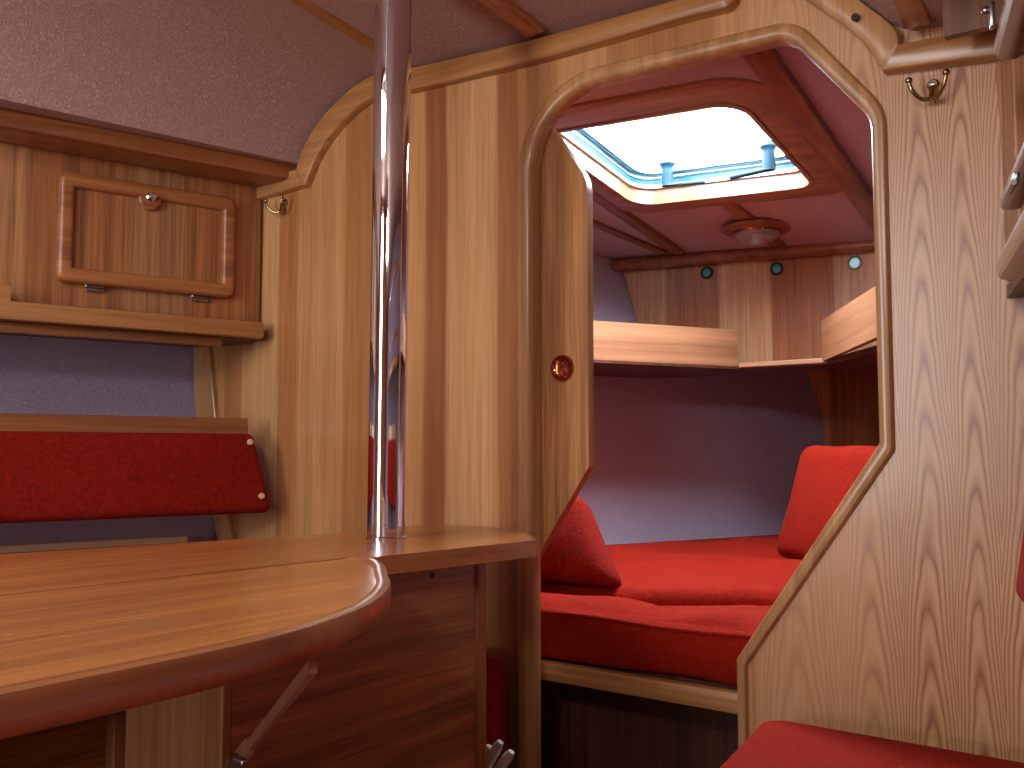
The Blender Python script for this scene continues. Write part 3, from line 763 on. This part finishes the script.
obj('seal', ribbon(shrink(hin, .030), shrink(hin, .036), hpl, 0.056, 0.008, closed=True), 'seal', HT, label='dark teal rubber seal')
obj('pane', slab([shrink(hin, .020)], hpl, 0.084, 0.092), 'acrylic', HT, label='clear acrylic pane, white with sky')
for (x, y, dx, lab) in ((-0.055, 2.215, 1, 0), (0.235, 2.185, -1, 1)):
    z = fz(x, y)
    kn = lathe(bmesh.new(), [(.013, -.004), (.0155, -.004), (.0155, .003), (.0165, .006), (.0145, .040), (.019, .052), (.0215, .054), (.0215, .064), (.015, .066)], (x, y, z + .010), (0, 0, 1), 24)
    lt = obj('latch', kn, 'teal', HT, smooth=40, label='teal plastic hatch latch')
    bm = bmesh.new(); bar(bm, (x - dx * .012, y, z + .010), (x + dx * .10, y + .015 - (.02 if dx < 0 else 0), z + .004), 0.020, 0.010, bev=.004)
    obj('latch_arm', bm, 'teal', lt, smooth=40)

# ceiling lamp
cx, cy = 0.040, 2.575; zc = fz(cx, cy)
CL = thing('ceiling_lamp', 'small round ceiling lamp with ribbed glass above the forward locker', 'lamp', (cx, cy, zc))
obj('wooden_base', lathe(bmesh.new(), [(.100, 0), (.100, -.006), (.090, -.013), (.066, -.014)], (cx, cy, zc), n=40), 'fore_beam', CL, smooth=50)
prof = []
for k in range(15):
    a = math.pi / 2 * k / 14; prof.append((.064 * math.cos(a) * (1 + (.035 if k % 2 else 0)) + .0005, -.014 - .036 * math.sin(a)))
obj('glass_shade', lathe(bmesh.new(), prof, (cx, cy, zc), n=40), 'lamp_glass', CL, smooth=30, label='ribbed clear glass dome')
obj('bezel', lathe(bmesh.new(), [(.066, -.012), (.070, -.014), (.069, -.020), (.063, -.020)], (cx, cy, zc), n=40), 'copper', CL, smooth=40)
bm = sphere(bmesh.new(), (cx, cy, zc - .030), (.014, .014, .018))
obj('bulb', bm, 'white_plastic', CL, smooth=60)

# ------------------------------------------------------------------ berth
BE = thing('berth', 'V-shaped berth base with a pale wood front rail inside the doorway', 'berth', (0.2, 1.7, 0))
obj('front_rail', BX((0.09, 1.575, 0.4145), (1.72, 0.026, 0.037), bev=.006), 'trim', BE, smooth=40)
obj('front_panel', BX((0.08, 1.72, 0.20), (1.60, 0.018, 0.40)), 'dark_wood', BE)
hb = 0.42
ol = [(hx(y, hb) + .006, y) for y in (1.60, 2.4, 3.44)] + [(hxs(y, hb) - .006, y) for y in (3.44, 2.4, 1.60)]
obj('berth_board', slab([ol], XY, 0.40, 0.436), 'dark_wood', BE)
hm = 0.52
ol = [(hx(1.80, hm) + .01, 1.80), (hx(3.42, hm) + .01, 3.42), (hxs(3.42, hm) - .01, 3.42), (hxs(1.80, hm) - .01, 1.80)]
ol = [(hx(1.74, hm) + .01, 1.70), (hx(3.42, hm) + .01, 3.42), (hxs(3.42, hm) - .01, 3.42), (hxs(1.94, hm) - .01, 1.98), (0.30, 1.90), (0.10, 1.74)]
bm = pad([Vector(p) for p in ol], 0.437, 0.562, 0.032, 0.008, 0.022, 2.0, 5.0, centre=(0.05, 2.4))
tag(obj('mattress', bm, 'red', None, smooth=180), 'wide red plush berth mattress filling the cabin beyond the doorway', 'mattress')
ol = [(hx(1.58, hm) + .012, 1.575), (hx(1.70, hm) + .012, 1.70), (0.10, 1.745), (0.30, 1.905), (hxs(1.94, hm) - .012, 1.98), (hxs(1.58, hm) - .012, 1.575)]
bm = pad([Vector(p) for p in ol], 0.437, 0.532, 0.030, 0.018, 0.020, 9.0, 6.0, centre=(0.3, 1.66))
INF = tag(obj('mattress', bm, 'red', None, smooth=180), 'front red infill cushion of the berth, with a rounded front face above the pale rail', 'mattress')
fr = resample([Vector(p) for p in ol], 0.03)
front = sorted([p for p in fr if abs(p.y - 1.575) < 1e-3], key=lambda p: p.x)
bm = tube(bmesh.new(), [(p.x * .985 + .004, 1.5825, 0.5255 + 0.002 * math.sin(p.x * 17)) for p in front], .0050, 8)
obj('piping', bm, 'red', INF, smooth=60)
# pillows
def pillow(s, r, loc, rot, lab, seed, mat='red', shear=0.0, bul=.28):
    def sh(v):
        return (v.x - shear * v.z, v.y, v.z)
    bm = moved(rbox(s, r, 12, (0, s[1] * bul, 0), .008, 7, seed, sh), loc, rot)
    return tag(obj('pillow', bm, mat, None, smooth=180), lab, 'pillow')
pillow((0.44, 0.10, 0.30), 0.035, (0.355, 2.36, 0.710), (R(-10), 0, R(-38)), 'large red pillow leaning on the right side of the berth behind the diagonal trim', 1., shear=-.24, bul=.16)
pillow((0.30, 0.10, 0.38), 0.045, (0.46, 2.74, 0.765), (R(-12), 0, R(-30)), 'dark red pillow showing above and behind the large right pillow', 3., 'red_dark')
pillow((0.22, 0.09, 0.12), 0.04, (0.17, 2.68, 0.62), (R(-20), 0, R(-50)), 'small red roll cushion tucked left of the large right pillow', 5., 'red_dark')
pillow((0.34, 0.09, 0.20), 0.03, (-0.165, 1.76, 0.655), (R(-20), 0, R(6)), 'red pillow propped behind the sliding door at the left of the berth', 8., 'red_dark', shear=.62)
